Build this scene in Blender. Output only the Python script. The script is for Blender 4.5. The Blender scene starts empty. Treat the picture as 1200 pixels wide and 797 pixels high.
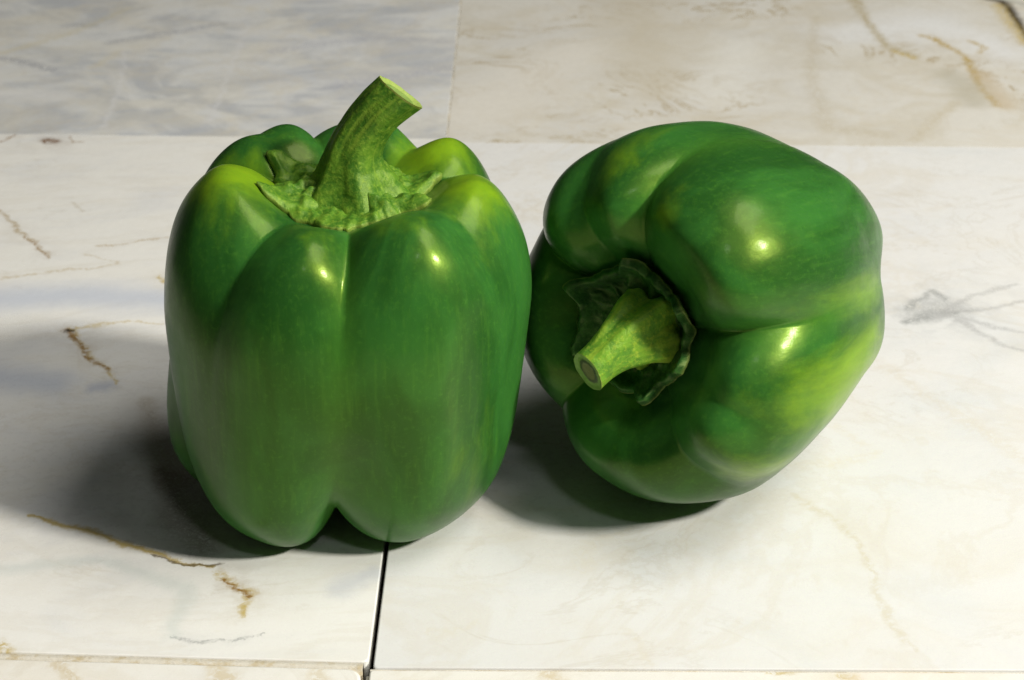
import bpy, bmesh, math, random
import numpy as np
from mathutils import Vector, Matrix, noise
from mathutils.bvhtree import BVHTree

# ------------------------------------------------------------------ camera
MM = 0.001
PITCH, YAW = math.radians(28.0), math.radians(1.2)
DIST = 410.0                                   # mm from camera to the left pepper's middle
FPX = 2000.0                                   # focal length in photo pixels (1200 wide)
VD = Vector((math.sin(YAW) * math.cos(PITCH), math.cos(YAW) * math.cos(PITCH), -math.sin(PITCH)))
RT = Vector((math.cos(YAW), -math.sin(YAW), 0.0))
UP = RT.cross(VD)
P0 = Vector((0, 0, 43.0))                      # this point is seen at photo pixel (410, 397)
CAM = P0 - VD * DIST - RT * ((410 - 600) / FPX * DIST) - UP * ((398.5 - 397) / FPX * DIST)


def at(px, py, z=0.0):
    """where the ray through photo pixel (px,py) meets height z (mm)"""
    d = VD + RT * ((px - 600) / FPX) + UP * ((398.5 - py) / FPX)
    k = (z - CAM.z) / d.z
    return CAM + d * k


sc = bpy.context.scene
cam_d = bpy.data.cameras.new('camera')
cam = bpy.data.objects.new('camera', cam_d)
sc.collection.objects.link(cam)
sc.camera = cam
cam_d.sensor_width = 36.0
cam_d.lens = 36.0 * FPX / 1200.0
cam_d.clip_start, cam_d.clip_end = 0.01, 50.0
cam.matrix_world = Matrix((
    (RT.x, UP.x, -VD.x, CAM.x * MM), (RT.y, UP.y, -VD.y, CAM.y * MM),
    (RT.z, UP.z, -VD.z, CAM.z * MM), (0, 0, 0, 1)))
cam_d.dof.use_dof = True
cam_d.dof.focus_distance = (DIST - 22) * MM
cam_d.dof.aperture_fstop = 32.0

# ------------------------------------------------------------------ world and lamps (a studio table)
w = bpy.data.worlds.new('World')
sc.world = w
w.use_nodes = True
bg = w.node_tree.nodes['Background']
bg.inputs[0].default_value = (1.0, 0.97, 0.86, 1)
bg.inputs[1].default_value = 0.02


def area(name, loc, aim, power, size, size_y=None, shape='DISK', col=(1, 1, 1)):
    l = bpy.data.lights.new(name, 'AREA')
    l.shape = shape
    l.size = size
    if size_y:
        l.size_y = size_y
    l.energy = power
    l.color = col
    o = bpy.data.objects.new(name, l)
    sc.collection.objects.link(o)
    o.location = loc
    o.rotation_euler = (Vector(aim) - Vector(loc)).to_track_quat('-Z', 'Y').to_euler()
    return o


def polar(az, el, r):
    a, e = math.radians(az), math.radians(el)
    return (r * math.cos(e) * math.cos(a), r * math.cos(e) * math.sin(a), r * math.sin(e))


area('key_lamp', polar(-27, 38, 1.35), (0.04, 0.0, 0.03), 19.6, 0.14, col=(1.0, 0.965, 0.885))
area('soft_box', polar(-8, 60, 1.3), (0.04, 0.0, 0.03), 8.6, 0.60, 0.46, 'RECTANGLE', (1.0, 0.98, 0.94))
area('fill_lamp', polar(-68, 52, 1.0), (0.03, 0, 0.03), 0.5, 0.10, 0.05, 'RECTANGLE', (0.95, 1.0, 1.0))

sc.view_settings.view_transform = 'Standard'
sc.view_settings.look = 'None'
sc.view_settings.exposure = 0.0
sc.view_settings.gamma = 1.0
sc.view_settings.use_curve_mapping = False


# ------------------------------------------------------------------ helpers
def link(o, parent=None):
    sc.collection.objects.link(o)
    if parent is not None:
        o.parent = parent
    return o


def mesh_obj(name, verts, faces, mat, parent=None, smooth=True):
    me = bpy.data.meshes.new(name)
    me.from_pydata([tuple(v) for v in verts], [], faces)
    me.update()
    if smooth:
        me.polygons.foreach_set('use_smooth', [True] * len(me.polygons))
    me.materials.append(mat)
    return link(bpy.data.objects.new(name, me), parent)


class NT:
    """tiny node-tree writer"""
    def __init__(self, name):
        self.m = bpy.data.materials.new(name)
        self.m.use_nodes = True
        self.t = self.m.node_tree
        self.b = self.t.nodes['Principled BSDF']

    def n(self, typ, **kw):
        nd = self.t.nodes.new(typ)
        for k, v in kw.items():
            setattr(nd, k, v)
        return nd

    def put(self, sock, v):
        if v is None:
            return
        if hasattr(v, 'is_output'):
            self.t.links.new(v, sock)
        elif isinstance(v, (tuple, list, Vector)):
            v = tuple(v)
            if len(sock.default_value) == 4 and len(v) == 3:
                v = v + (1,)
            sock.default_value = v
        else:
            sock.default_value = v

    def math(self, op, a, b=None, c=None, clamp=False):
        nd = self.n('ShaderNodeMath', operation=op, use_clamp=clamp)
        for i, v in enumerate((a, b, c)):
            self.put(nd.inputs[i], v)
        return nd.outputs[0]

    def vmath(self, op, a, b=None, scale=None):
        nd = self.n('ShaderNodeVectorMath', operation=op)
        self.put(nd.inputs[0], a)
        self.put(nd.inputs[1], b)
        if scale is not None:
            self.put(nd.inputs['Scale'], scale)
        return nd.outputs['Value'] if op in ('DOT_PRODUCT', 'LENGTH', 'DISTANCE') else nd.outputs[0]

    def mix(self, f, a, b, mode='MIX'):
        nd = self.n('ShaderNodeMix', data_type='RGBA', blend_type=mode)
        self.put(nd.inputs[0], f)
        self.put(nd.inputs[6], a)
        self.put(nd.inputs[7], b)
        return nd.outputs[2]

    def ramp(self, v, lo, hi, a=0.0, b=1.0, smooth=True):
        nd = self.n('ShaderNodeMapRange', interpolation_type='SMOOTHSTEP' if smooth else 'LINEAR')
        for i, x in enumerate((v, lo, hi, a, b)):
            self.put(nd.inputs[i], x)
        return nd.outputs[0]

    def noise(self, vec, scale, detail=4, rough=0.55, dist=0.0, col=False):
        nd = self.n('ShaderNodeTexNoise')
        self.put(nd.inputs['Vector'], vec)
        nd.inputs['Scale'].default_value = scale
        nd.inputs['Detail'].default_value = detail
        nd.inputs['Roughness'].default_value = rough
        nd.inputs['Distortion'].default_value = dist
        return nd.outputs['Color' if col else 'Fac']

    def scaled(self, vec, s, rot=(0, 0, 0), loc=(0, 0, 0)):
        nd = self.n('ShaderNodeMapping')
        self.put(nd.inputs['Vector'], vec)
        nd.inputs['Scale'].default_value = s
        nd.inputs['Rotation'].default_value = rot
        nd.inputs['Location'].default_value = loc
        return nd.outputs[0]

    def bump(self, h, strength, dist, prev=None):
        nd = self.n('ShaderNodeBump')
        nd.inputs['Strength'].default_value = strength
        nd.inputs['Distance'].default_value = dist
        self.put(nd.inputs['Height'], h)
        if prev is not None:
            self.put(nd.inputs['Normal'], prev)
        return nd.outputs[0]

    def attr(self, name):
        return self.n('ShaderNodeAttribute', attribute_name=name).outputs['Fac']

    def attrc(self, name):
        return self.n('ShaderNodeAttribute', attribute_name=name).outputs['Color']


# ------------------------------------------------------------------ marble
RUST, OCHRE, DARK = (0.26, 0.13, 0.02), (0.52, 0.39, 0.11), (0.018, 0.010, 0.005)
GREYV, BEIGE, WHITE = (0.30, 0.31, 0.30), (0.60, 0.53, 0.38), (0.84, 0.83, 0.79)


def marble(name, base, grey, grey_amt, beige, beige_amt, veins, streak=(1, 1, 1), rot=0.0, seed=0.0, lo=.45, hi=.75, net=.15):
    """veins: list of (colour, strength, breakup, [polyline of (px,py,width_mm)])"""
    k = NT(name)
    geo = k.n('ShaderNodeNewGeometry')
    pos = k.vmath('SCALE', geo.outputs['Position'], scale=1000.0)      # mm
    flat = k.vmath('MULTIPLY', pos, (1, 1, 0))
    sp = k.scaled(k.vmath('ADD', pos, (seed * 37, seed * 91, seed * 11)), streak, (0, 0, rot))
    n1 = k.noise(sp, 0.016, 7, 0.6, 1.2)
    n2 = k.noise(sp, 0.011, 6, 0.62, 2.0)
    n2b = k.noise(k.vmath('ADD', sp, (300, 120, 0)), 0.028, 8, 0.62, 1.0)
    n3 = k.noise(pos, 0.35, 5, 0.65)
    col = k.mix(k.math('MULTIPLY', k.ramp(n1, lo, hi), grey_amt), base, grey)
    col = k.mix(k.math('MULTIPLY', k.ramp(n2b, lo, hi), beige_amt), col, beige)
    col = k.mix(k.math('MULTIPLY', k.ramp(n2, 0.5, 0.8), grey_amt * 0.6), col, (0.62, 0.64, 0.68))
    # faint natural veining
    rid = k.math('ABSOLUTE', k.math('SUBTRACT', k.noise(sp, 0.009, 8, 0.62, 0.8), 0.5))
    col = k.mix(k.math('MULTIPLY', k.ramp(rid, 0.03, 0.0), 0.10 + 0.25 * beige_amt), col, (0.62, 0.56, 0.44))
    nd = k.noise(k.vmath('ADD', sp, (77, 210, 5)), 0.017, 9, .66, 1.4)
    nmask = k.ramp(k.noise(k.vmath('ADD', sp, (177, 10, 5)), 0.012, 3, .5), .46, .62)
    nline = k.ramp(k.math('ABSOLUTE', k.math('SUBTRACT', nd, .5)), .022, 0.0)
    col = k.mix(k.math('MULTIPLY', k.math('MULTIPLY', nline, nmask), net), col, (0.42, 0.34, 0.20))
    # fine mineral grain
    col = k.mix(0.05, col, k.noise(pos, 1.3, 3, 0.7, col=True), 'OVERLAY')
    w1 = k.vmath('SUBTRACT', k.noise(pos, 0.16, 6, 0.7, col=True), (0.5, 0.5, 0.5))
    warp_f = k.vmath('ADD', flat, k.vmath('MULTIPLY', w1, (7, 7, 0)))
    for colr, strength, breakup, pl in veins:
        cur = k.vmath('ADD', warp_f, k.vmath('SCALE', col, scale=1e-6))   # keeps the evaluation sequential
        m = None
        for (ax, ay, wa), (bx, by, wb) in zip(pl[:-1], pl[1:]):
            A, B = at(ax, ay), at(bx, by)
            A.z = B.z = 0
            AB = B - A
            pa = k.vmath('SUBTRACT', cur, A)
            h = k.math('MULTIPLY', k.vmath('DOT_PRODUCT', pa, AB), 1.0 / max(AB.length_squared, 1e-6), clamp=True)
            d = k.vmath('LENGTH', k.vmath('SUBTRACT', pa, k.vmath('SCALE', AB, scale=h)))
            wd = k.math('MULTIPLY_ADD', h, (wb - wa) * 1.5, wa * 1.5)
            s = k.math('DIVIDE', d, wd)
            m = s if m is None else k.math('MINIMUM', m, s)
        halo = k.math('MULTIPLY', k.ramp(m, 4.5, 0.3), k.ramp(k.noise(cur, 0.10, 5, .65), .42, .62))
        m = k.ramp(m, 1.0, 0.0)
        br = k.ramp(k.noise(cur, 0.55 if breakup < 2 else 1.4, 4, 0.7), 0.70 - 0.10 * (1 - min(breakup, 1)), 0.44)
        if breakup > 0:
            m = k.math('MULTIPLY', m, br)
        if breakup > 0:
            col = k.mix(k.math('MULTIPLY', halo, .28 * strength), col, [(c + .6) / 1.9 for c in colr])
        col = k.mix(k.math('MULTIPLY', m, strength), col, colr)
    k.put(k.b.inputs['Base Color'], col)
    k.put(k.b.inputs['Roughness'], k.ramp(n3, 0.3, 0.7, 0.22, 0.40))
    k.b.inputs['Specular IOR Level'].default_value = 0.3
    k.b.inputs['Subsurface Weight'].default_value = 0.0
    k.put(k.b.inputs['Normal'], k.bump(k.noise(pos, 0.12, 5, 0.6), 0.25, 0.0004))
    return k.m


dark_gap = NT('dark_joint_bed')
dark_gap.put(dark_gap.b.inputs['Base Color'], dark_gap.mix(
    dark_gap.ramp(dark_gap.noise(None, 400, 4), .4, .65), (0.012, 0.007, 0.004), (0.10, 0.035, 0.015)))
dark_gap.b.inputs['Roughness'].default_value = 0.9
pale_grout = NT('pale_grout')
gg = pale_grout.n('ShaderNodeNewGeometry').outputs['Position']
pale_grout.put(pale_grout.b.inputs['Base Color'], pale_grout.mix(
    pale_grout.ramp(pale_grout.noise(gg, 180, 6, .7), .45, .7), (0.66, 0.62, 0.53), (0.50, 0.40, 0.22)))
pale_grout.b.inputs['Roughness'].default_value = 0.8
pale_grout.put(pale_grout.b.inputs['Normal'], pale_grout.bump(pale_grout.noise(gg, 900, 5, .7), 0.5, 0.0004))

mat_A = marble('marble_front_left', (0.81, 0.80, 0.755), (0.60, 0.62, 0.66), 0.35, (0.70, 0.64, 0.50), 0.15, [
    ((0.55, 0.59, 0.67), 0.8, 0, [(-40, 352, 11), (90, 346, 10), (215, 352, 9)]),
    ((0.50, 0.54, 0.62), 0.7, 0, [(-40, 440, 10), (60, 448, 8)]),
    ((0.42, 0.46, 0.56), 0.6, 0, [(112, 454, 3), (126, 453, 3.5)]),
    (OCHRE, 0.75, 0.4, [(84, 386, 1.6), (92, 402, 1.5), (108, 420, 1.3), (130, 436, 1.2), (138, 450, .6)]),
    (RUST, 0.9, 1, [(78, 388, 1.7), (90, 400, 1.0), (104, 418, 0.8), (126, 434, 0.9)]),
    (DARK, 1.0, 0, [(76, 389, 1.2), (84, 388, 1.4)]),
    (OCHRE, 0.55, 0.6, [(84, 386, 1.2), (100, 384, 1.2), (150, 376, 0.6), (190, 380, .5)]),
    ((0.45, 0.36, 0.22), 0.8, 0.7, [(0, 246, 0.8), (24, 272, 1.3), (44, 290, 1.2), (58, 301, 0.9)]),
    (RUST, 0.7, 1, [(28, 278, 0.5), (56, 301, 0.6)]),
    ((0.50, 0.40, 0.25), 0.7, 0.7, [(112, 289, 1.0), (150, 285, 0.5), (196, 278, 0.8)]),
    ((0.55, 0.46, 0.30), 0.6, 0.5, [(0, 326, 1.2), (60, 318, 1.0), (110, 314, 0.8), (140, 308, .5), (100, 298, .5)]),
    (OCHRE, 0.8, 0.4, [(185, 324, 1.0), (196, 331, 1.3)]),
    (RUST, 0.8, 1, [(0, 166, 0.6), (18, 158, 0.9)]),
    ((0.17, 0.07, 0.012), 1.0, 0.3, [(54, 165, 2.4), (64, 166, 2.4)]),
    (RUST, 0.6, 1, [(80, 160, .6), (86, 167, .6), (98, 166, .3)]),
    ((0.45, 0.38, 0.26), 0.5, 0.7, [(84, 238, .7), (96, 248, .6)]),
    # vein that runs along under the shadow's edge, then the rusty spray
    (OCHRE, 0.9, 0, [(30, 604, 0.7), (100, 620, 1.6), (160, 642, 1.2), (215, 658, 0.7), (250, 663, 0.8)]),
    ((0.10, 0.07, 0.03), 0.8, 0, [(175, 650, .3), (215, 659, 0.6), (256, 662, .9)]),
    ((0.16, 0.11, 0.07), 0.55, 2, [(190, 552, 3), (205, 575, 6), (215, 610, 7), (240, 640, 5)]),
    ((0.36, 0.28, 0.17), 0.4, 2, [(170, 470, 3), (185, 510, 4), (205, 560, 5)]),
    (OCHRE, 0.9, 0.4, [(250, 672, 1.2), (268, 682, 1.6), (292, 696, 1.6), (288, 712, 1.2), (284, 722, 1.2)]),
    (RUST, 0.9, 1, [(262, 680, 0.9), (282, 692, 1.0), (294, 700, .5)]),
    (GREYV, 0.6, 0.6, [(198, 748, .5), (215, 750, .7), (250, 754, .6), (280, 750, .4), (312, 742, .4)]),
    ((0.52, 0.58, 0.55), 0.35, 0, [(0, 668, 3), (120, 656, 2), (220, 690, 3), (200, 745, 2)]),
    (OCHRE, 0.8, 0.5, [(0, 752, 1.4), (6, 765, 1.6)]),
    ((0.55, 0.57, 0.62), 0.55, 0, [(400, 690, 4), (440, 672, 3)]),
], (1, 2.2, 1), 0.05, 1.0)

mat_B = marble('marble_front_right', (0.73, 0.727, 0.705), (0.60, 0.635, 0.65), 0.35, (0.68, 0.64, 0.55), 0.40, [
    ((0.25, 0.26, 0.25), 0.8, 2, [(1064, 378, 2.0), (1092, 369, 3.4), (1118, 367, 2.2)]),
    ((0.36, 0.37, 0.36), 0.6, 2, [(1070, 368, 6), (1104, 358, 8), (1126, 364, 5)]),
    ((0.28, 0.29, 0.28), 0.65, 2, [(1064, 362, 1.4), (1092, 342, 1.6), (1108, 352, 1.4)]),
    ((0.38, 0.38, 0.37), 0.5, 2, [(1108, 364, 1.8), (1140, 347, 1.4), (1192, 334, 1.2)]),
    ((0.38, 0.38, 0.37), 0.5, 2, [(1112, 366, 1.4), (1160, 362, 1.1), (1220, 350, 1)]),
    ((0.38, 0.38, 0.37), 0.5, 2, [(1112, 370, 2.4), (1160, 382, 1.3), (1220, 396, 1.2)]),
    ((0.38, 0.38, 0.37), 0.55, 2, [(1122, 376, 1.5), (1172, 404, 1.2), (1220, 418, 1)]),
    ((0.66, 0.62, 0.53), 0.5, 0.3, [(1030, 425, 3), (1080, 460, 3), (1150, 505, 3.5), (1200, 540, 3)]),
    ((0.62, 0.57, 0.44), 0.6, 0.4, [(930, 580, 1), (945, 592, 1.8), (980, 612, 1.5), (1008, 636, 1.2), (1028, 690, 1.6), (1050, 740, 1.2), (1072, 762, .8)]),
    ((0.70, 0.66, 0.55), 0.5, 0.3, [(940, 545, 3), (1000, 540, 2.6), (1030, 530, 1.5)]),
    ((0.70, 0.66, 0.56), 0.5, 0.4, [(980, 500, 2), (1010, 520, 1.5)]),
    ((0.68, 0.64, 0.52), 0.4, 0.4, [(500, 740, 1.5), (510, 744, 2), (560, 730, .8)]),
    ((0.70, 0.66, 0.56), 0.45, 0.3, [(680, 665, 4), (690, 640, 3), (740, 618, 1)]),
    ((0.68, 0.64, 0.54), 0.5, 0.4, [(730, 735, 1), (752, 760, 1.4), (760, 780, 1.6)]),
    ((0.66, 0.68, 0.70), 0.35, 0, [(1080, 690, 10), (1120, 720, 8)]),
], (1, 1.3, 1), 0.5, 5.0)

mat_C = marble('marble_back_left', (0.68, 0.685, 0.67), (0.42, 0.44, 0.47), 0.75, (0.68, 0.64, 0.53), 0.4, [
    ((0.25, 0.26, 0.30), 0.6, 0.3, [(0, 68, 3), (20, 70, 4), (60, 82, 3)]),
    ((0.36, 0.37, 0.40), 0.6, 0.3, [(130, 50, 4), (200, 38, 5), (260, 28, 3)]),
    ((0.30, 0.31, 0.33), 0.5, 0.4, [(80, 30, 4), (110, 30, 4)]),
    ((0.44, 0.45, 0.49), 0.6, 0.3, [(320, 60, 5), (440, 42, 6), (530, 50, 4)]),
    ((0.42, 0.43, 0.48), 0.6, 0.3, [(400, 100, 7), (520, 80, 6)]),
    ((0.62, 0.56, 0.38), 0.5, 0.4, [(0, 62, 3), (80, 40, 3), (150, 10, 2)]),
    ((0.62, 0.56, 0.40), 0.5, 0.4, [(110, 78, 3), (140, 60, 3)]),
    ((0.74, 0.74, 0.73), 0.6, 0, [(10, 110, 8), (70, 112, 8)]),
    ((0.70, 0.70, 0.70), 0.6, 0.3, [(120, 150, 1.5), (142, 100, 1.2), (146, 60, 1)]),
    ((0.70, 0.70, 0.70), 0.6, 0.3, [(248, 140, 1.5), (270, 80, 1.2), (290, 30, 1)]),
], (1, 1.25, 1), 0.35, 9.0, .42, .62, .1)

mat_D = marble('marble_back_right', (0.68, 0.66, 0.60), (0.52, 0.52, 0.52), 0.2, (0.58, 0.535, 0.43), 0.6, [
    ((0.72, 0.69, 0.62), 0.8, 0, [(560, 130, 26), (680, 60, 20)]),
    ((0.58, 0.53, 0.42), 0.6, 0, [(740, 0, 26), (760, 60, 22), (770, 110, 12)]),
    ((0.74, 0.73, 0.68), 0.7, 0, [(840, 110, 18), (870, 60, 14)]),
    ((0.76, 0.77, 0.77), 0.75, 0, [(1000, 40, 18), (1080, 30, 26), (1180, 60, 20)]),
    ((0.44, 0.37, 0.22), 1.0, 0.3, [(1002, 0, 4), (1014, 22, 2.4), (1040, 55, 3), (1070, 66, 3.5)]),
    (OCHRE, 0.8, 0.6, [(1048, 60, 1.6), (1070, 68, 2)]),
    ((0.46, 0.33, 0.10), 1.0, 0.3, [(1082, 42, 2.4), (1092, 44, 2.6), (1130, 65, 2.2), (1140, 82, 2.4), (1150, 105, 2), (1170, 124, 2)]),
    ((0.48, 0.36, 0.14), 0.9, 0.3, [(1138, 48, 1.8), (1154, 56, 2), (1146, 62, 1.6)]),
    ((0.55, 0.45, 0.30), 0.6, 0, [(1150, 86, 5), (1164, 108, 7), (1180, 124, 5)]),
    ((0.46, 0.43, 0.33), 0.6, 0, [(1110, 86, 8), (1130, 100, 10), (1140, 120, 8)]),
    ((0.55, 0.49, 0.36), 0.6, 0.3, [(1070, 165, 3), (1095, 140, 3), (1120, 120, 3)]),
    ((0.54, 0.49, 0.38), 0.6, 0.3, [(955, 20, 3), (950, 90, 4), (970, 150, 5), (1040, 158, 4)]),
    (DARK, 1.0, 0, [(1158, -2, 3), (1176, 2, 3), (1186, 14, 3), (1198, 34, 2.4), (1208, 48, 2)]),
    (OCHRE, 0.8, 0.3, [(1170, 6, 4), (1182, 24, 4), (1204, 52, 4)]),
    ((0.45, 0.46, 0.40), 0.7, 0, [(1160, -6, 2), (1204, 6, 3)]),
], (1, 1.1, 1), 0.9, 14.0, .42, .68, .85)

mat_E = marble('marble_edge_left', (0.82, 0.80, 0.74), (0.66, 0.66, 0.66), 0.3, (0.66, 0.58, 0.42), 0.4, [
    ((0.60, 0.50, 0.32), 0.7, 0.4, [(70, 780, 2.5), (90, 800, 2)]),
    ((0.62, 0.52, 0.34), 0.7, 0.4, [(250, 780, 2.5), (262, 800, 3)]),
    ((0.62, 0.52, 0.34), 0.6, 0.4, [(370, 780, 2), (375, 800, 3)]),
], (1, 1, 1), 0, 20.0)
mat_F = marble('marble_edge_right', (0.80, 0.78, 0.72), (0.66, 0.66, 0.66), 0.3, (0.68, 0.60, 0.44), 0.4, [
    (OCHRE, 0.8, 0.4, [(905, 787, 1.4), (925, 787, 1.4)]),
    (OCHRE, 0.8, 0.4, [(985, 790, 1.2), (1002, 794, 1.6)]),
    ((0.62, 0.52, 0.34), 0.7, 0.3, [(640, 786, 2), (650, 800, 3)]),
    ((0.80, 0.72, 0.64), 0.7, 0.3, [(1030, 796, 6), (1120, 796, 5)]),
], (1, 1, 1), 0, 27.0)

TH = 11.0                                          # tile thickness


def tile(pts, mat, parent, z=0.0, rc=1.2, be=0.5, seed=0):
    """a marble tile: quad outline with rounded corners and worn, eased upper edge (mm)"""
    rnd = random.Random(seed)
    n = len(pts)
    ring = []
    for i in range(n):
        p, a, b = Vector(pts[i]), Vector(pts[i - 1]), Vector(pts[(i + 1) % n])
        e1, e2 = (a - p).normalized(), (b - p).normalized()
        r = rc * rnd.uniform(.7, 1.5)
        for s in range(5):
            f = s / 4
            q = (p + e1 * r) * (1 - f) ** 2 + p * 2 * f * (1 - f) + (p + e2 * r) * f ** 2
            ring.append(q)
    c = sum(ring, Vector((0, 0))) / len(ring)
    verts, faces = [], []
    m = len(ring)
    for (ins, zz) in ((0, -TH), (0, -be), (be * .3, -be * .3), (be, 0)):
        for q in ring:
            d = (q - c)
            verts.append(((q.x - math.copysign(ins, d.x)) * MM, (q.y - math.copysign(ins, d.y)) * MM, (z + zz) * MM))
    for l in range(3):
        for i in range(m):
            j = (i + 1) % m
            faces.append((l * m + i, l * m + j, (l + 1) * m + j, (l + 1) * m + i))
    faces.append(tuple(range(3 * m, 4 * m)))
    faces.append(tuple(reversed(range(m))))
    o = mesh_obj('tile', verts, faces, mat, parent, smooth=False)
    for p in list(o.data.polygons)[:3 * m]:
        p.use_smooth = True
    return o


floor = mesh_obj('marble_surface', [(x * MM, y * MM, z * MM) for z in (-TH - 25, -TH + 4) for x, y in
                 ((-520, -330), (620, -330), (620, 640), (-520, 640))],
                 [(3, 2, 1, 0), (4, 5, 6, 7), (0, 1, 5, 4), (1, 2, 6, 5), (2, 3, 7, 6), (3, 0, 4, 7)], dark_gap.m, smooth=False)
floor['kind'] = 'structure'
floor['label'] = 'pale marble tiles laid edge to edge'


def v2(px, py):
    p = at(px, py)
    return Vector((p.x, p.y))


def on(p, q, x):                                   # point on the line p-q at world x
    f = (x - p.x) / (q.x - p.x)
    return Vector((x, p.y + f * (q.y - p.y)))


XL, XR = -500.0, 600.0
jl0, jl1 = v2(0, 157), v2(520, 163)                # rear joint, left part
jr0, jr1 = v2(523, 167), v2(1200, 173)             # rear joint, right part
s_bot, s_mid, s_far = v2(436, 783), v2(452, 645), v2(523, 165)
s_top = v2(540, 0)
fb0, fb1 = v2(0, 767), v2(425, 779)                # front joint, left part
gb0, gb1 = v2(440, 783), v2(1200, 786)
lj = lambda x: on(jl0, jl1, x)
rj = lambda x: on(jr0, jr1, x)
fj = lambda x: on(fb0, fb1, x)
gj = lambda x: on(gb0, gb1, x)
G = 0.85                                            # width of the open dark joint
# front left, front right
tile([fj(XL) + Vector((0, 1.0)), fj(s_bot.x - G) + Vector((0, 1.0)), Vector((s_mid.x - 0.65, s_mid.y)), lj(s_far.x - 0.15), lj(XL)],
     mat_A, floor, 0, 1.2, 0.3, 1)
tile([gj(s_bot.x + .2), gj(XR), rj(XR), Vector((s_far.x + 0.15, rj(s_far.x).y)), Vector((s_mid.x + 0.5, s_mid.y))],
     mat_B, floor, 0.15, .6, 0.35, 2)
# back left, back right
dx = (s_top - s_far) / (s_top.y - s_far.y)
far = s_far + dx * (600 - s_far.y)
tile([lj(XL) + Vector((0, .25)), lj(s_far.x - .2) + Vector((0, .25)), far - Vector((.2, 0)), Vector((XL, 600))], mat_C, floor, -.1, .3, .25, 3)['label'] = 'grey clouded marble tile at the back left'
tile([rj(s_far.x + .2) + Vector((0, .25)), rj(XR) + Vector((0, .25)), Vector((XR, 600)), far + Vector((.2, 0))], mat_D, floor, -.1, .3, .25, 4)['label'] = 'beige marble tile with tan veins at the back right'
# front row
sb = s_bot + (s_bot - s_mid) / (s_mid.y - s_bot.y) * (s_bot.y + 300)
tile([Vector((XL, -300)), sb - Vector((.9, 0)), fj(s_bot.x - 2.2) - Vector((0, 1.1)), fj(XL) - Vector((0, 1.1))], mat_E, floor, -.1, 2.5, .7, 5)
tile([sb + Vector((.5, 0)), Vector((XR, -300)), gj(XR) - Vector((0, .35)), gj(s_bot.x - .5) - Vector((0, .35))], mat_F, floor, -.2, .8, .4, 6)


def grout(a, b, wd, z, seed=0):
    rnd = random.Random(seed)
    n = 60
    d = (b - a).normalized()
    nr = Vector((-d.y, d.x))
    verts, faces = [], []
    for i in range(n + 1):
        p = a + (b - a) * (i / n)
        for s in (-1, 1):
            q = p + nr * s * wd
            verts.append((q.x * MM, q.y * MM, -8 * MM))
            verts.append((q.x * MM, q.y * MM, (z + rnd.uniform(-.15, .1)) * MM))
    for i in range(n):
        k = i * 4
        faces += [(k + 1, k + 3, k + 7, k + 5), (k, k + 1, k + 5, k + 4), (k + 2, k + 6, k + 7, k + 3)]
    return mesh_obj('grout_line', verts, faces, pale_grout.m, floor)


grout(fj(XL), fj(s_bot.x - 2.0), 1.02, -0.45, 1)
grout(gj(s_bot.x - .4) - Vector((0, .18)), gj(XR) - Vector((0, .18)), .3, -.5, 2)
grout(lj(XL) + Vector((0, .12)), lj(s_far.x), .2, -.3, 3)
grout(rj(s_far.x) + Vector((0, .12)), rj(XR) + Vector((0, .12)), .25, -.3, 4)
grout(s_far, far, .3, -.25, 5)
grout(sb, s_bot - Vector((.4, 1.5)), .75, -1.0, 6)


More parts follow.
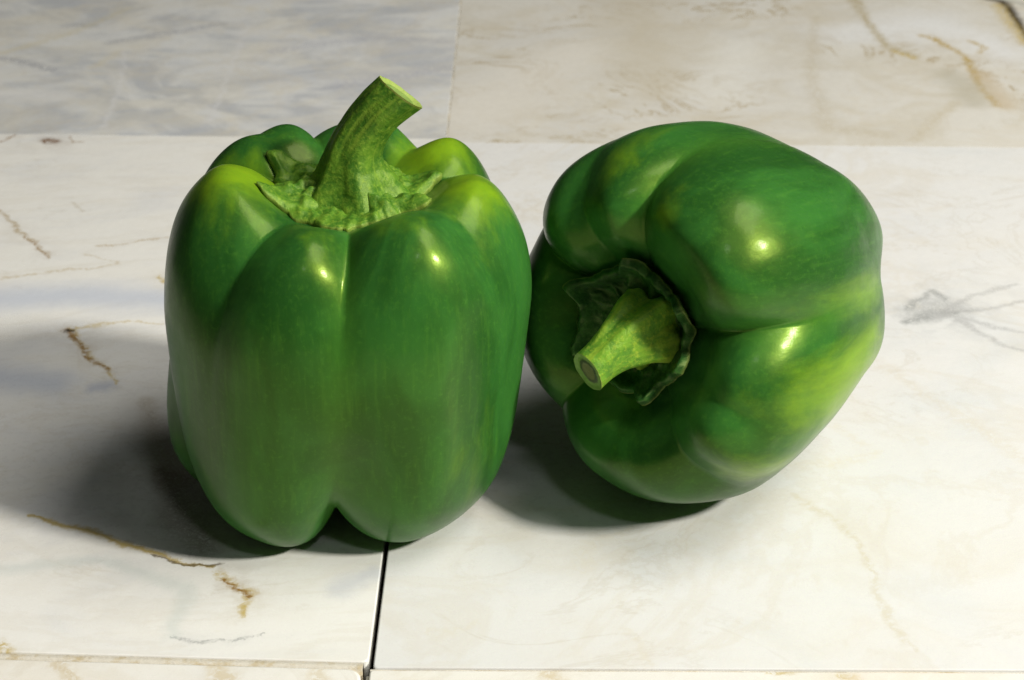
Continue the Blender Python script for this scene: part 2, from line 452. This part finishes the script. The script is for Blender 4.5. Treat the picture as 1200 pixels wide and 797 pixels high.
# ------------------------------------------------------------------ pepper materials
def skin(name, seed):
    k = NT(name)
    tc = k.n('ShaderNodeTexCoord').outputs['Object']
    p = k.vmath('ADD', k.vmath('SCALE', tc, scale=1000.0), (seed * 53, seed * 17, seed * 29))
    st = k.scaled(p, (1, 1, 0.35))
    deep, mid, lime = (0.016, 0.078, 0.012), (0.031, 0.138, 0.022), (0.18, 0.32, 0.010)
    col = k.mix(k.ramp(k.noise(st, 0.05, 5, .55, .6), .38, .64), deep, mid)
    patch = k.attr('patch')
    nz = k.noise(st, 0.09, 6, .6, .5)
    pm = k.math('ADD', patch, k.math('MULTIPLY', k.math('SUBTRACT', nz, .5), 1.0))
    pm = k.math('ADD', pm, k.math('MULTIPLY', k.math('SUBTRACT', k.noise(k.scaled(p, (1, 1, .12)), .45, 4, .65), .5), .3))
    col = k.mix(k.ramp(pm, .25, 1.0), col, lime)  # lime mottling, plus the lit shoulders' sheen put into the colour
    col = k.mix(k.math('MULTIPLY', k.ramp(k.noise(p, 0.9, 4, .7), .5, .75), .18), col, (0.10, 0.30, 0.03))
    streaks = k.noise(k.scaled(p, (1, 1, .06)), 0.8, 3, .6)
    col = k.mix(k.math('MULTIPLY', k.ramp(streaks, .5, .75), .12), col, (0.12, 0.32, 0.03))
    col = k.mix(k.math('MULTIPLY', k.attr('crease'), .18), col, (0.10, 0.27, 0.02))
    k.put(k.b.inputs['Base Color'], col)
    k.put(k.b.inputs['Roughness'], k.ramp(k.noise(p, .25, 4, .6), .3, .7, .30, .38))
    k.b.inputs['Specular IOR Level'].default_value = 0.6
    k.b.inputs['Specular Tint'].default_value = (0.75, 1.0, 0.12, 1)
    k.b.inputs['Coat Weight'].default_value = 0.13
    k.put(k.b.inputs['Coat Roughness'], k.ramp(k.noise(p, .5, 3, .6), .3, .7, .11, .17))
    k.b.inputs['Coat IOR'].default_value = 1.36
    k.b.inputs['IOR'].default_value = 1.38
    k.b.inputs['Subsurface Weight'].default_value = 0.15
    k.b.inputs['Subsurface Radius'].default_value = (0.5, 1.0, 0.15)
    k.b.inputs['Subsurface Scale'].default_value = 0.0035
    b1 = k.bump(k.noise(p, .07, 2, .5), .16, .0022)
    b1 = k.bump(k.noise(k.scaled(p, (1, 1, .6)), .30, 3, .5), .10, .0007, b1)
    b2 = k.bump(k.noise(p, 2.4, 3, .6), .11, .00010, b1)
    k.put(k.b.inputs['Normal'], b2)
    k.put(k.b.inputs['Coat Normal'], b2)
    return k.m


def stalk(name, c1, c2, c3, seed=0.0):
    k = NT(name)
    tc = k.n('ShaderNodeTexCoord').outputs['Object']
    p = k.vmath('ADD', k.vmath('SCALE', tc, scale=1000.0), (seed * 53, seed * 17, seed * 29))
    n1 = k.noise(p, .28, 6, .65, .4)
    n2 = k.noise(p, 1.1, 5, .7)
    col = k.mix(k.ramp(n1, .4, .65), c1, c2)
    col = k.mix(k.math('MULTIPLY', k.ramp(n2, .48, .7), .6), col, c3)
    fib = k.attr('fibre')                      # lengthwise fibres of the stem
    col = k.mix(k.math('MULTIPLY', k.ramp(fib, .55, .9), .55), col, c3)
    col = k.mix(k.math('MULTIPLY', k.attr('rim'), .8), col, (0.25, 0.27, 0.06))
    k.put(k.b.inputs['Base Color'], col)
    k.put(k.b.inputs['Roughness'], k.ramp(n2, .3, .7, .30, .5))
    k.b.inputs['Specular IOR Level'].default_value = 0.5
    k.b.inputs['Specular Tint'].default_value = (0.85, 1.0, 0.35, 1)
    k.b.inputs['Subsurface Weight'].default_value = 0.2
    k.b.inputs['Subsurface Radius'].default_value = (0.6, 1.0, 0.2)
    k.b.inputs['Subsurface Scale'].default_value = 0.0015
    b1 = k.bump(n1, .35, .0012)
    b2 = k.bump(n2, .35, .0004, b1)
    k.put(k.b.inputs['Normal'], b2)
    return k.m


def cut_mat(name, core, ring, outer):
    k = NT(name)
    r = k.attr('rad')
    p = k.vmath('SCALE', k.n('ShaderNodeTexCoord').outputs['Object'], scale=1000.0)
    r2 = k.math('ADD', r, k.math('MULTIPLY', k.math('SUBTRACT', k.noise(p, 1.5, 4, .7), .5), .18))
    col = k.mix(k.ramp(r2, .42, .52), core, ring)
    col = k.mix(k.ramp(r2, .60, .72), col, outer)
    k.put(k.b.inputs['Base Color'], col)
    k.b.inputs['Roughness'].default_value = 0.55
    k.put(k.b.inputs['Normal'], k.bump(k.noise(p, 3.0, 4, .7), .6, .0003))
    return k.m


# ------------------------------------------------------------------ pepper geometry
def spline(pts, t):
    """Catmull-Rom through rows of pts (n,k); t array 0..1"""
    P = np.array(pts, float)
    n = len(P) - 1
    s = np.clip(t, 0, 1) * n
    i = np.minimum(s.astype(int), n - 1)
    f = (s - i)[..., None]
    g = lambda j: P[np.clip(j, 0, n)]
    p0, p1, p2, p3 = g(i - 1), g(i), g(i + 1), g(i + 2)
    return .5 * (2 * p1 + (p2 - p0) * f + (2 * p0 - 5 * p1 + 4 * p2 - p3) * f ** 2 + (3 * p1 - p0 - 3 * p2 + p3) * f ** 3)


def sst(x, a, b):
    x = np.clip((x - a) / (b - a), 0, 1)
    return x * x * (3 - 2 * x)


class Pepper:
    def __init__(self, ridge, crease, mains, lobes, subs, twist, seed, patches, shear=None, humps=(), cs=(1, 1, 1, 1)):
        self.cs = cs
        self.ridge, self.crease, self.mains, self.lobes, self.subs = ridge, crease, mains, lobes, subs
        self.twist, self.seed, self.patches, self.shear, self.humps = twist, seed, patches, shear, humps

    def grid(self, nt=300, nv=210):
        th = np.linspace(0, 2 * np.pi, nt, endpoint=False)[None, :]
        t = np.linspace(0, 1, nv)[:, None]
        thd = np.degrees(th) + np.zeros_like(t)
        tt = t + np.zeros_like(th)
        n = len(self.mains)
        # main creases (degrees), each drifting along the fruit
        cr = [c + d * sst(tt, .25, .8) for c, d in zip(self.mains, self.twist)]
        b = np.zeros_like(thd)
        dr = np.zeros_like(thd); dz = np.zeros_like(thd); db = np.zeros_like(thd)
        cdist = np.full_like(thd, 1e9)
        for i in range(n):
            lo, hi = cr[i], cr[(i + 1) % n] + (360 if i == n - 1 else 0)
            x = (thd - lo) % 360
            wd = hi - lo
            ins = x <= wd
            u = np.abs(2 * x / wd - 1)
            p = self.lobes[i][3] if len(self.lobes[i]) > 3 else 3.0
            sharp = 1 - u ** p
            soft = 1 - (u ** p) * (1 - .0) * sst(u, 0, 1.15)
            softv = .5 + .5 * np.cos(np.pi * u ** 1.6)
            mid = sst(tt, .34, .5) * (1 - sst(tt, .62, .78))
            bb = sharp * (1 - mid) + softv * mid
            cst = np.where(x < wd / 2, self.cs[i], self.cs[(i + 1) % n])
            b = np.where(ins, 1 - (1 - bb) * cst, b)
            d1 = np.minimum(x, wd - x)
            cdist = np.where(ins, d1, cdist)
            dr = np.where(ins, self.lobes[i][0], dr)
            dz = np.where(ins, self.lobes[i][1], dz)
            db = np.where(ins, self.lobes[i][2], db)
        for (c, drift, width, dep, t0, t1) in self.subs:
            cc = c + drift * sst(tt, .25, .8)
            x = np.abs((thd - cc + 180) % 360 - 180) / width
            cus = np.clip(1 - x, 0, 1)
            cus = .55 * cus ** 2 * (3 - 2 * cus) + .45 * cus ** 2
            b = b - dep * cus * (1 - sst(tt, t0, t1)) * sst(tt, .08, .2) * 1.0
        R = spline(self.ridge, tt)
        C = spline(self.crease, tt)
        rz = C + (R - C) * b[..., None]
        rho, z = rz[..., 0], rz[..., 1]
        H = max(r[1] for r in self.ridge)
        bp = np.clip(b, 0, 1)
        rho = rho + bp * dr * sst(tt, .14, .35) * (1 - .5 * sst(tt, .6, 1))
        z = z + bp * dz * sst(tt, .08, .25) * (1 - sst(tt, .3, .55)) + bp * db * sst(tt, .6, .78) * (1 - sst(tt, .88, 1))
        for (a, tc, wa, wt, hr, hz) in self.humps:
            e = np.exp(-(((thd - a + 180) % 360 - 180) / wa) ** 2 - ((tt - tc) / wt) ** 2) * np.clip(.35 + bp, 0, 1)
            rho = rho + hr * e; z = z + hz * e
        X = rho * np.cos(th); Y = rho * np.sin(th)
        # organic unevenness
        N = np.zeros_like(X)
        s = self.seed
        for iv in range(X.shape[0]):
            for it in range(0, X.shape[1]):
                q = Vector((X[iv, it] * .028 + s, Y[iv, it] * .028, z[iv, it] * .018))
                N[iv, it] = noise.noise(q) + .35 * noise.noise(q * 2.7)
        amp = 2.0 * sst(tt, .2, .4) * (1 - sst(tt, .85, 1))
        X = X + N * amp * np.cos(th); Y = Y + N * amp * np.sin(th)
        if self.shear:
            f = (z / H)
            X = X + self.shear[0] * f + self.shear[2] * np.sin(np.pi * f); Y = Y + self.shear[1] * f
        self.tt, self.thd = tt, thd
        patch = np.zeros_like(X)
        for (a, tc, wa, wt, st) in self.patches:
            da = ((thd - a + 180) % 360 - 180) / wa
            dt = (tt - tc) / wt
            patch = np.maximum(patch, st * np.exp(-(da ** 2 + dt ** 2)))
        cm = np.exp(-(cdist / 5.0) ** 2) * sst(tt, .15, .3)
        return X, Y, z, patch, cm

    def build(self, root, mat):
        X, Y, Z, patch, cm = self.grid()
        nv, nt = X.shape
        verts = [(X[i, j] * MM, Y[i, j] * MM, Z[i, j] * MM) for i in range(1, nv - 1) for j in range(nt)]
        top = len(verts); verts.append((X[0].mean() * MM, Y[0].mean() * MM, Z[0].mean() * MM))
        bot = len(verts); verts.append((X[-1].mean() * MM, Y[-1].mean() * MM, Z[-1].mean() * MM))
        faces = []
        rows = nv - 2
        for i in range(rows - 1):
            for j in range(nt):
                k = (j + 1) % nt
                faces.append((i * nt + j, (i + 1) * nt + j, (i + 1) * nt + k, i * nt + k))
        for j in range(nt):
            k = (j + 1) % nt
            faces.append((top, j, k))
            faces.append((bot, (rows - 1) * nt + k, (rows - 1) * nt + j))
        o = mesh_obj('body', verts, faces, mat, root)
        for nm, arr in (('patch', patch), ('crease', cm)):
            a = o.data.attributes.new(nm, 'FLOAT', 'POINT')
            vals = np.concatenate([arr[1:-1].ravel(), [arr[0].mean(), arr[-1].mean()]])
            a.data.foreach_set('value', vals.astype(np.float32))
        self.bvh = BVHTree.FromPolygons([Vector(v) / MM for v in verts], faces)
        return o

    def top_z(self, x, y):
        h = self.bvh.ray_cast(Vector((x, y, 200)), Vector((0, 0, -1)))
        return h[0].z if h[0] is not None else 60


def fbm(v, o=4):
    s, a, f = 0, 1, 1
    for _ in range(o):
        s += a * noise.noise(v * f); a *= .5; f *= 2.05
    return s


def make_calyx(pep, root, mat, cx, cy, r0, tips, seed, knob=.8, lift=1.3, rim_lift=.5, rin=5.0, thick=2.4, hug=1.0, dome=2.5, jag=1.0):
    """tips: (angle, radius, width, raise) of the sepal points"""
    nt, nr = 260, 54
    # smoothed height of the fruit's top under the calyx
    hz = np.zeros((nr, nt)); rr = np.zeros((nr, nt)); pts = []
    outer = []
    for j in range(nt):
        th = 360 * j / nt
        cxx, sxx = math.cos(math.radians(th)), math.sin(math.radians(th))
        R = r0 * (1 + .10 * noise.noise(Vector((cxx * 6, sxx * 6, seed + 4))) * jag + .03 * jag * noise.noise(Vector((cxx * 17, sxx * 17, seed))) + .05 * noise.noise(Vector((math.cos(math.radians(th)) * 3, math.sin(math.radians(th)) * 3, seed))))
        up = 0
        for (a, tr, w_, ra) in tips:
            d = abs((th - a + 180) % 360 - 180) / w_
            f = max(0, 1 - d)
            f = min(1, f * 1.25) ** 1.3
            R += (tr - r0) * f
            up += ra * f
        outer.append((R, up))
    Z = np.zeros((nr, nt)); XX = np.zeros((nr, nt)); YY = np.zeros((nr, nt))
    for i in range(nr):
        f = i / (nr - 1)
        for j in range(nt):
            th = 2 * math.pi * j / nt
            R, up = outer[j]
            r = rin + (R - rin) * f
            x, y = cx + r * math.cos(th), cy + r * math.sin(th)
            XX[i, j], YY[i, j] = x, y
            Z[i, j] = pep.top_z(x, y)
    # smooth round the ring so that it bridges the creases
    Zs = Z.copy()
    for _ in range(3):
        Zs = np.maximum(Z, .25 * np.roll(Zs, 1, 1) + .5 * Zs + .25 * np.roll(Zs, -1, 1))
    for _ in range(5):
        Zs = .25 * np.roll(Zs, 1, 1) + .5 * Zs + .25 * np.roll(Zs, -1, 1)
        Zs[1:-1] = .5 * Zs[1:-1] + .25 * (Zs[2:] + Zs[:-2])
    Zs = np.maximum(Zs, Z)
    verts, rim = [], []
    for layer in (0, 1):
        for i in range(nr):
            f = i / (nr - 1)
            for j in range(nt):
                th = 2 * math.pi * j / nt
                x, y = XX[i, j], YY[i, j]
                R, up = outer[j]
                q = Vector((x * .13, y * .13, seed * 3.1))
                kn = max(0, fbm(q, 3) + .25)
                cx_, sx_ = math.cos(th), math.sin(th)
                bead = max(0, noise.noise(Vector((cx_ * 3.4, sx_ * 3.4, seed + 7 + f * 2.2)))) ** .7
                wr = noise.noise(Vector((cx_ * 7, sx_ * 7, f * 1.6 + seed)))
                env = math.sin(math.pi * min(1, f)) ** .8
                bump = knob * (3.4 * kn * env + 3.2 * bead * math.exp(-((f - .42) / .22) ** 2) + .45 * wr * env)
                bump += knob * .16 * fbm(Vector((x * .8, y * .8, seed)), 2)
                edge = rim_lift * math.exp(-((f - .86) / .17) ** 2) + up * f ** 2.0 * .8
                tipk = min(1.6, up * .55) * math.exp(-((f - .88) / .10) ** 2)
                inner = 3.0 * max(0, 1 - f / .28) ** 1.6
                z = Zs[i, j] + lift * (1 - hug * f ** 3) + bump + edge + inner + tipk + dome * (1 - f) + hug * .25
                if layer:
                    z -= (thick + tipk) * max(0, 1 - f ** (7 - 3 * hug)) ** .5 + hug * 1.0
                verts.append((x * MM, y * MM, z * MM)); rim.append(.5 * max(0, (f - .95) / .05) ** 2)
    faces = []
    N = nr * nt
    for i in range(nr - 1):
        for j in range(nt):
            k = (j + 1) % nt
            a, b_, c, d = i * nt + j, i * nt + k, (i + 1) * nt + k, (i + 1) * nt + j
            faces.append((a, d, c, b_))
            faces.append((N + a, N + b_, N + c, N + d))
    for j in range(nt):
        k = (j + 1) % nt
        o_ = (nr - 1) * nt
        faces.append((o_ + j, N + o_ + j, N + o_ + k, o_ + k))
    o = mesh_obj('calyx', verts, faces, mat, root)
    a = o.data.attributes.new('rim', 'FLOAT', 'POINT'); a.data.foreach_set('value', np.array(rim, np.float32))
    return o


def make_stem(root, mat, cmat, path, seed, ridges=6, amp=.07, squash=1.0, cut_tilt=None, lumps=.05, cupd=.6):
    """path rows: x,y,z,radius,ridge amount"""
    nL, nA = 110, 120
    t = np.linspace(0, 1, nL)
    P = spline(path, t)
    pts = [Vector(p[:3]) for p in P]
    tan = [(pts[min(i + 1, nL - 1)] - pts[max(i - 1, 0)]).normalized() for i in range(nL)]
    nrm = [None] * nL
    nrm[0] = tan[0].orthogonal().normalized()
    for i in range(1, nL):
        q = tan[i - 1].rotation_difference(tan[i])
        nrm[i] = (q @ nrm[i - 1]).normalized()
    verts, fib, rim = [], [], []
    cutn = Vector(cut_tilt).normalized() if cut_tilt else tan[-1]
    for i in range(nL):
        bn = tan[i].cross(nrm[i])
        for j in range(nA):
            a = 2 * math.pi * j / nA
            v = t[i]
            g = math.cos(ridges * a + .7 * math.sin(a * 2 + seed) + v * .5)
            r = P[i][3] * (1 + amp * P[i][4] * g + .25 * amp * math.cos(2 * a + seed))
            q = Vector((math.cos(a) * 1.3, math.sin(a) * 1.3, v * 3 + seed))
            r *= 1 + lumps * fbm(q, 3) + .022 * noise.noise(Vector((math.cos(a) * 7, math.sin(a) * 7, v * 2)))
            d = nrm[i] * math.cos(a) + bn * math.sin(a) * squash
            p = pts[i] + d * r
            # shear the last stretch so that the cut face gets its own slant
            if i > nL - 26:
                s = ((i - (nL - 26)) / 25) ** 1.5
                off = -(d * r).dot(cutn) / max(.35, tan[i].dot(cutn))
                p += tan[i] * off * s
            verts.append(p * MM)
            fib.append(.5 + .5 * noise.noise(Vector((math.cos(a) * 6, math.sin(a) * 6, v * 2.2 + seed * 2))) +
                       .15 * noise.noise(Vector((math.cos(a) * 16, math.sin(a) * 16, v * 4))))
            rim.append(1.0 if i > nL - 3 else 0.0)
    faces = []
    for i in range(nL - 1):
        for j in range(nA):
            k = (j + 1) % nA
            faces.append((i * nA + j, i * nA + k, (i + 1) * nA + k, (i + 1) * nA + j))
    o = mesh_obj('stem', verts, faces, mat, root)
    for nm, arr in (('fibre', fib), ('rim', rim)):
        at_ = o.data.attributes.new(nm, 'FLOAT', 'POINT'); at_.data.foreach_set('value', np.array(arr, np.float32))
    # cut face
    ring = [Vector(verts[(nL - 1) * nA + j]) for j in range(nA)]
    c = sum(ring, Vector()) / nA
    fv, rad, ff = [], [], []
    NR = 16
    for i in range(NR):
        f = 1 - i / NR
        for j in range(nA):
            p = c + (ring[j] - c) * f
            dep = cupd * sst(np.array(1 - f), .0, .22) - .35 * cupd * math.exp(-((f - .5) / .1) ** 2) + .12 * noise.noise(p * 900)
            p = p - cutn * float(dep) * MM
            fv.append(p); rad.append(f)
    fv.append(c - cutn * cupd * MM); rad.append(0)
    for i in range(NR - 1):
        for j in range(nA):
            k = (j + 1) % nA
            ff.append((i * nA + j, i * nA + k, (i + 1) * nA + k, (i + 1) * nA + j))
    for j in range(nA):
        ff.append(((NR - 1) * nA + j, (NR - 1) * nA + (j + 1) % nA, NR * nA))
    fo = mesh_obj('cut_face', fv, ff, cmat, o)
    at_ = fo.data.attributes.new('rad', 'FLOAT', 'POINT'); at_.data.foreach_set('value', np.array(rad, np.float32))
    return o


def rest(root, rot, x, y):
    """turn, then drop so that the lowest point of the body touches the marble"""
    root.matrix_world = rot.to_4x4()
    zmin = 1e9
    for ch in root.children:
        if ch.name.startswith('body'):
            for v in ch.data.vertices:
                zmin = min(zmin, (rot @ v.co).z)
    root.matrix_world = Matrix.Translation((x * MM, y * MM, -zmin - .0001)) @ rot.to_4x4()


# ---- standing pepper, left
SC = lambda pr, a, b: [(x * a, z * b) for x, z in pr]
ridgeL = [(0, 76), (7, 76), (12, 76.8), (17.5, 78.3), (23, 82.6), (29, 84.0), (35.2, 79), (39.8, 70.5), (42.2, 59), (42.2, 47), (41.5, 35), (40.3, 23),
          (37.2, 12), (30.5, 3.5), (21.5, 0), (14.5, 2.5), (7.5, 8), (0, 12)]
creaseL = [(0, 75), (7, 75), (12, 75.5), (16, 76.5), (21, 77), (27, 75), (32.5, 71), (36.5, 64.5), (39, 56), (39.4, 46), (38, 35), (35, 25),
           (30.5, 17), (24.5, 12), (18.5, 10.5), (12, 10.5), (6, 11.5), (0, 12)]
L = Pepper(SC(ridgeL, 1.03, 1.045), SC(creaseL, 1.03, 1.045), [-88, 20, 112, 163], [(.5, 0, 0), (1, 1, 0), (1, 1, 0), (1.0, 0, 0)],
           [(-38, 0, 26, .42, .30, .62), (60, 0, 22, .6, .3, .6), (-128, -6, 27, .8, .36, .68), (137, 0, 18, .16, .3, .6)],
           [-4, -5, 0, 40], 1.7,
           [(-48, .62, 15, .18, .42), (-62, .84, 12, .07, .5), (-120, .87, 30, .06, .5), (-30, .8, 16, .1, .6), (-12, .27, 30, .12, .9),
            (-172, .25, 34, .14, .95), (45, .24, 28, .12, 1.0), (-160, .7, 18, .2, .4), (-100, .70, 5, .14, .35), (135, .24, 26, .1, .4),  # shoulder entries paint in lime brightness where the lobes face the lamps
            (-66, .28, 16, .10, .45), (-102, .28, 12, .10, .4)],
           (5.5, 0, 0), [(188, .25, 24, .14, 0, 3.6), (130, .25, 30, .14, 0, 1.5), (-108, .25, 18, .12, 0, -1), (182, .70, 26, .12, 4.0, 0)], (1, .8, .5, .7))
rootL = bpy.data.objects.new('bell_pepper', None)
link(rootL)
rootL['label'] = 'green bell pepper standing upright on its base at the left, long stem pointing up'
rootL['category'] = 'bell pepper'
rootL['group'] = 'two green bell peppers on marble'
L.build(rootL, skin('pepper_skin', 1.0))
stalkL = stalk('stalk_green', (0.050, 0.15, 0.014), (0.12, 0.25, 0.022), (0.26, 0.39, 0.04), 1)
make_calyx(L, rootL, stalkL, 5.0, 0, 16.5,
           [(150, 21.5, 21, .9), (207, 21, 21, .6), (16, 21, 19, 1.2), (-28, 20, 20, .3), (98, 20, 22, .4), (-95, 18, 24, 0)], 3.0)
make_stem(rootL, stalkL, cut_mat('cut_face_pale', (0.22, 0.33, 0.07), (0.17, 0.28, 0.05), (0.30, 0.40, 0.08)),
          [(6, 0, 79, 13.2, 1.8), (6, 0, 82, 11.6, 1.6), (6.0, 0, 85.5, 9.3, 1.3), (6.0, 0, 89.3, 7.1, .9), (6.9, 0, 93.5, 5.9, .7), (9.3, 0, 98, 5.4, .6), (12.8, 0, 102.3, 5.4, .5),
           (17.3, 0, 106, 5.6, .45)], 1.0, cut_tilt=(.60, .16, .78), ridges=6)
rest(rootL, Matrix.Rotation(math.radians(0), 3, 'Z'), -3.0, -2)

# ---- lying pepper, right
ridgeR = [(0, 70), (7, 70), (12, 71), (17.5, 74.5), (23, 80), (30, 82), (36.5, 77), (41.5, 69), (44, 58.5), (44.2, 47), (43, 35), (40.5, 23),
          (35.5, 11.5), (28.5, 3.5), (21.5, 0), (14.5, 2.5), (7.5, 8), (0, 12)]
creaseR = [(0, 69), (7, 69), (12, 69), (16, 69.5), (21, 72), (27.5, 72.5), (33, 69), (38, 62.5), (41, 54.5), (41.6, 45), (40.3, 34), (37, 24),
           (30.5, 16), (24.5, 12), (18.5, 10.5), (12, 10.5), (6, 11.5), (0, 12)]
Rp = Pepper(SC(ridgeR, 1.03, 1.03), SC(creaseR, 1.03, 1.03), [8, 84, 146, 226], [(.5, 0, 0), (0, 0, 0), (-4.5, -3, 0), (.8, 0, 0)],
            [(300, 0, 22, .6, .34, .56), (336, 0, 14, .14, .28, .45), (112, 0, 18, .34, .35, .6)],
            [4, -16, 0, 0], 8.3,
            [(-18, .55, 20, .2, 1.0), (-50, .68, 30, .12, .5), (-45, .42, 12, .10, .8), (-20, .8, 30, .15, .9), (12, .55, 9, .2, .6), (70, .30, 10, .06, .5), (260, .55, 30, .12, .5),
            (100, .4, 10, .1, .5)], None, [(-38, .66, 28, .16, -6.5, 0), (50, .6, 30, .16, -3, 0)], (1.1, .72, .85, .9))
rootR = bpy.data.objects.new('bell_pepper', None)
link(rootR)
rootR['label'] = 'green bell pepper lying on its side at the right, short stem and calyx facing forward'
rootR['category'] = 'bell pepper'
rootR['group'] = 'two green bell peppers on marble'
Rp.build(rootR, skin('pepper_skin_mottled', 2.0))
stalkR = stalk('stalk_dark_green', (0.012, 0.06, 0.012), (0.03, 0.11, 0.02), (0.07, 0.17, 0.035), 2)
stalkR2 = stalk('stalk_lime_green', (0.09, 0.24, 0.025), (0.18, 0.37, 0.03), (0.40, 0.52, 0.05), 4)
make_calyx(Rp, rootR, stalkR, -1.2, 0, 15.4,
           [(150, 18.5, 17, 2.5), (88, 17.8, 15, 2.2), (28, 17.5, 15, 2.5), (-22, 17.5, 15, 2.5), (-68, 17.5, 16, 2.2), (205, 17, 16, 2)], 6.0,
           knob=.65, rim_lift=2.9, lift=.6, thick=3.4, hug=0, dome=0, jag=.3)
make_stem(rootR, stalkR2, cut_mat('cut_face_brown', (0.15, 0.17, 0.05), (0.05, 0.08, 0.02), (0.17, 0.32, 0.05)),
          [(1.5, .5, 70, 9.4, 2.0), (1.5, .5, 74, 9.0, 1.8), (1.3, .2, 78, 8.1, 1.4), (.6, -1.0, 82, 6.6, 1.0), (-.6, -3.0, 86, 5.4, .6), (-1.8, -5.0, 88.8, 4.9, .35), (-3.0, -7.0, 91.3, 4.8, .2)],
          5.0, ridges=5, amp=.09, cut_tilt=(-.30, -.40, .85), cupd=.35)
a = (RT * -.61 + UP * -.21 - VD * .77).normalized()
xr = (RT - a * RT.dot(a)).normalized()
yr = a.cross(xr)
rotR = Matrix((xr, yr, a)).transposed()
# keep the middle of the fruit over (85, 17)
mid_off = rotR @ Vector((0, 0, 42))
rest(rootR, rotR, 88.8 - mid_off.x, 13.5 - mid_off.y)
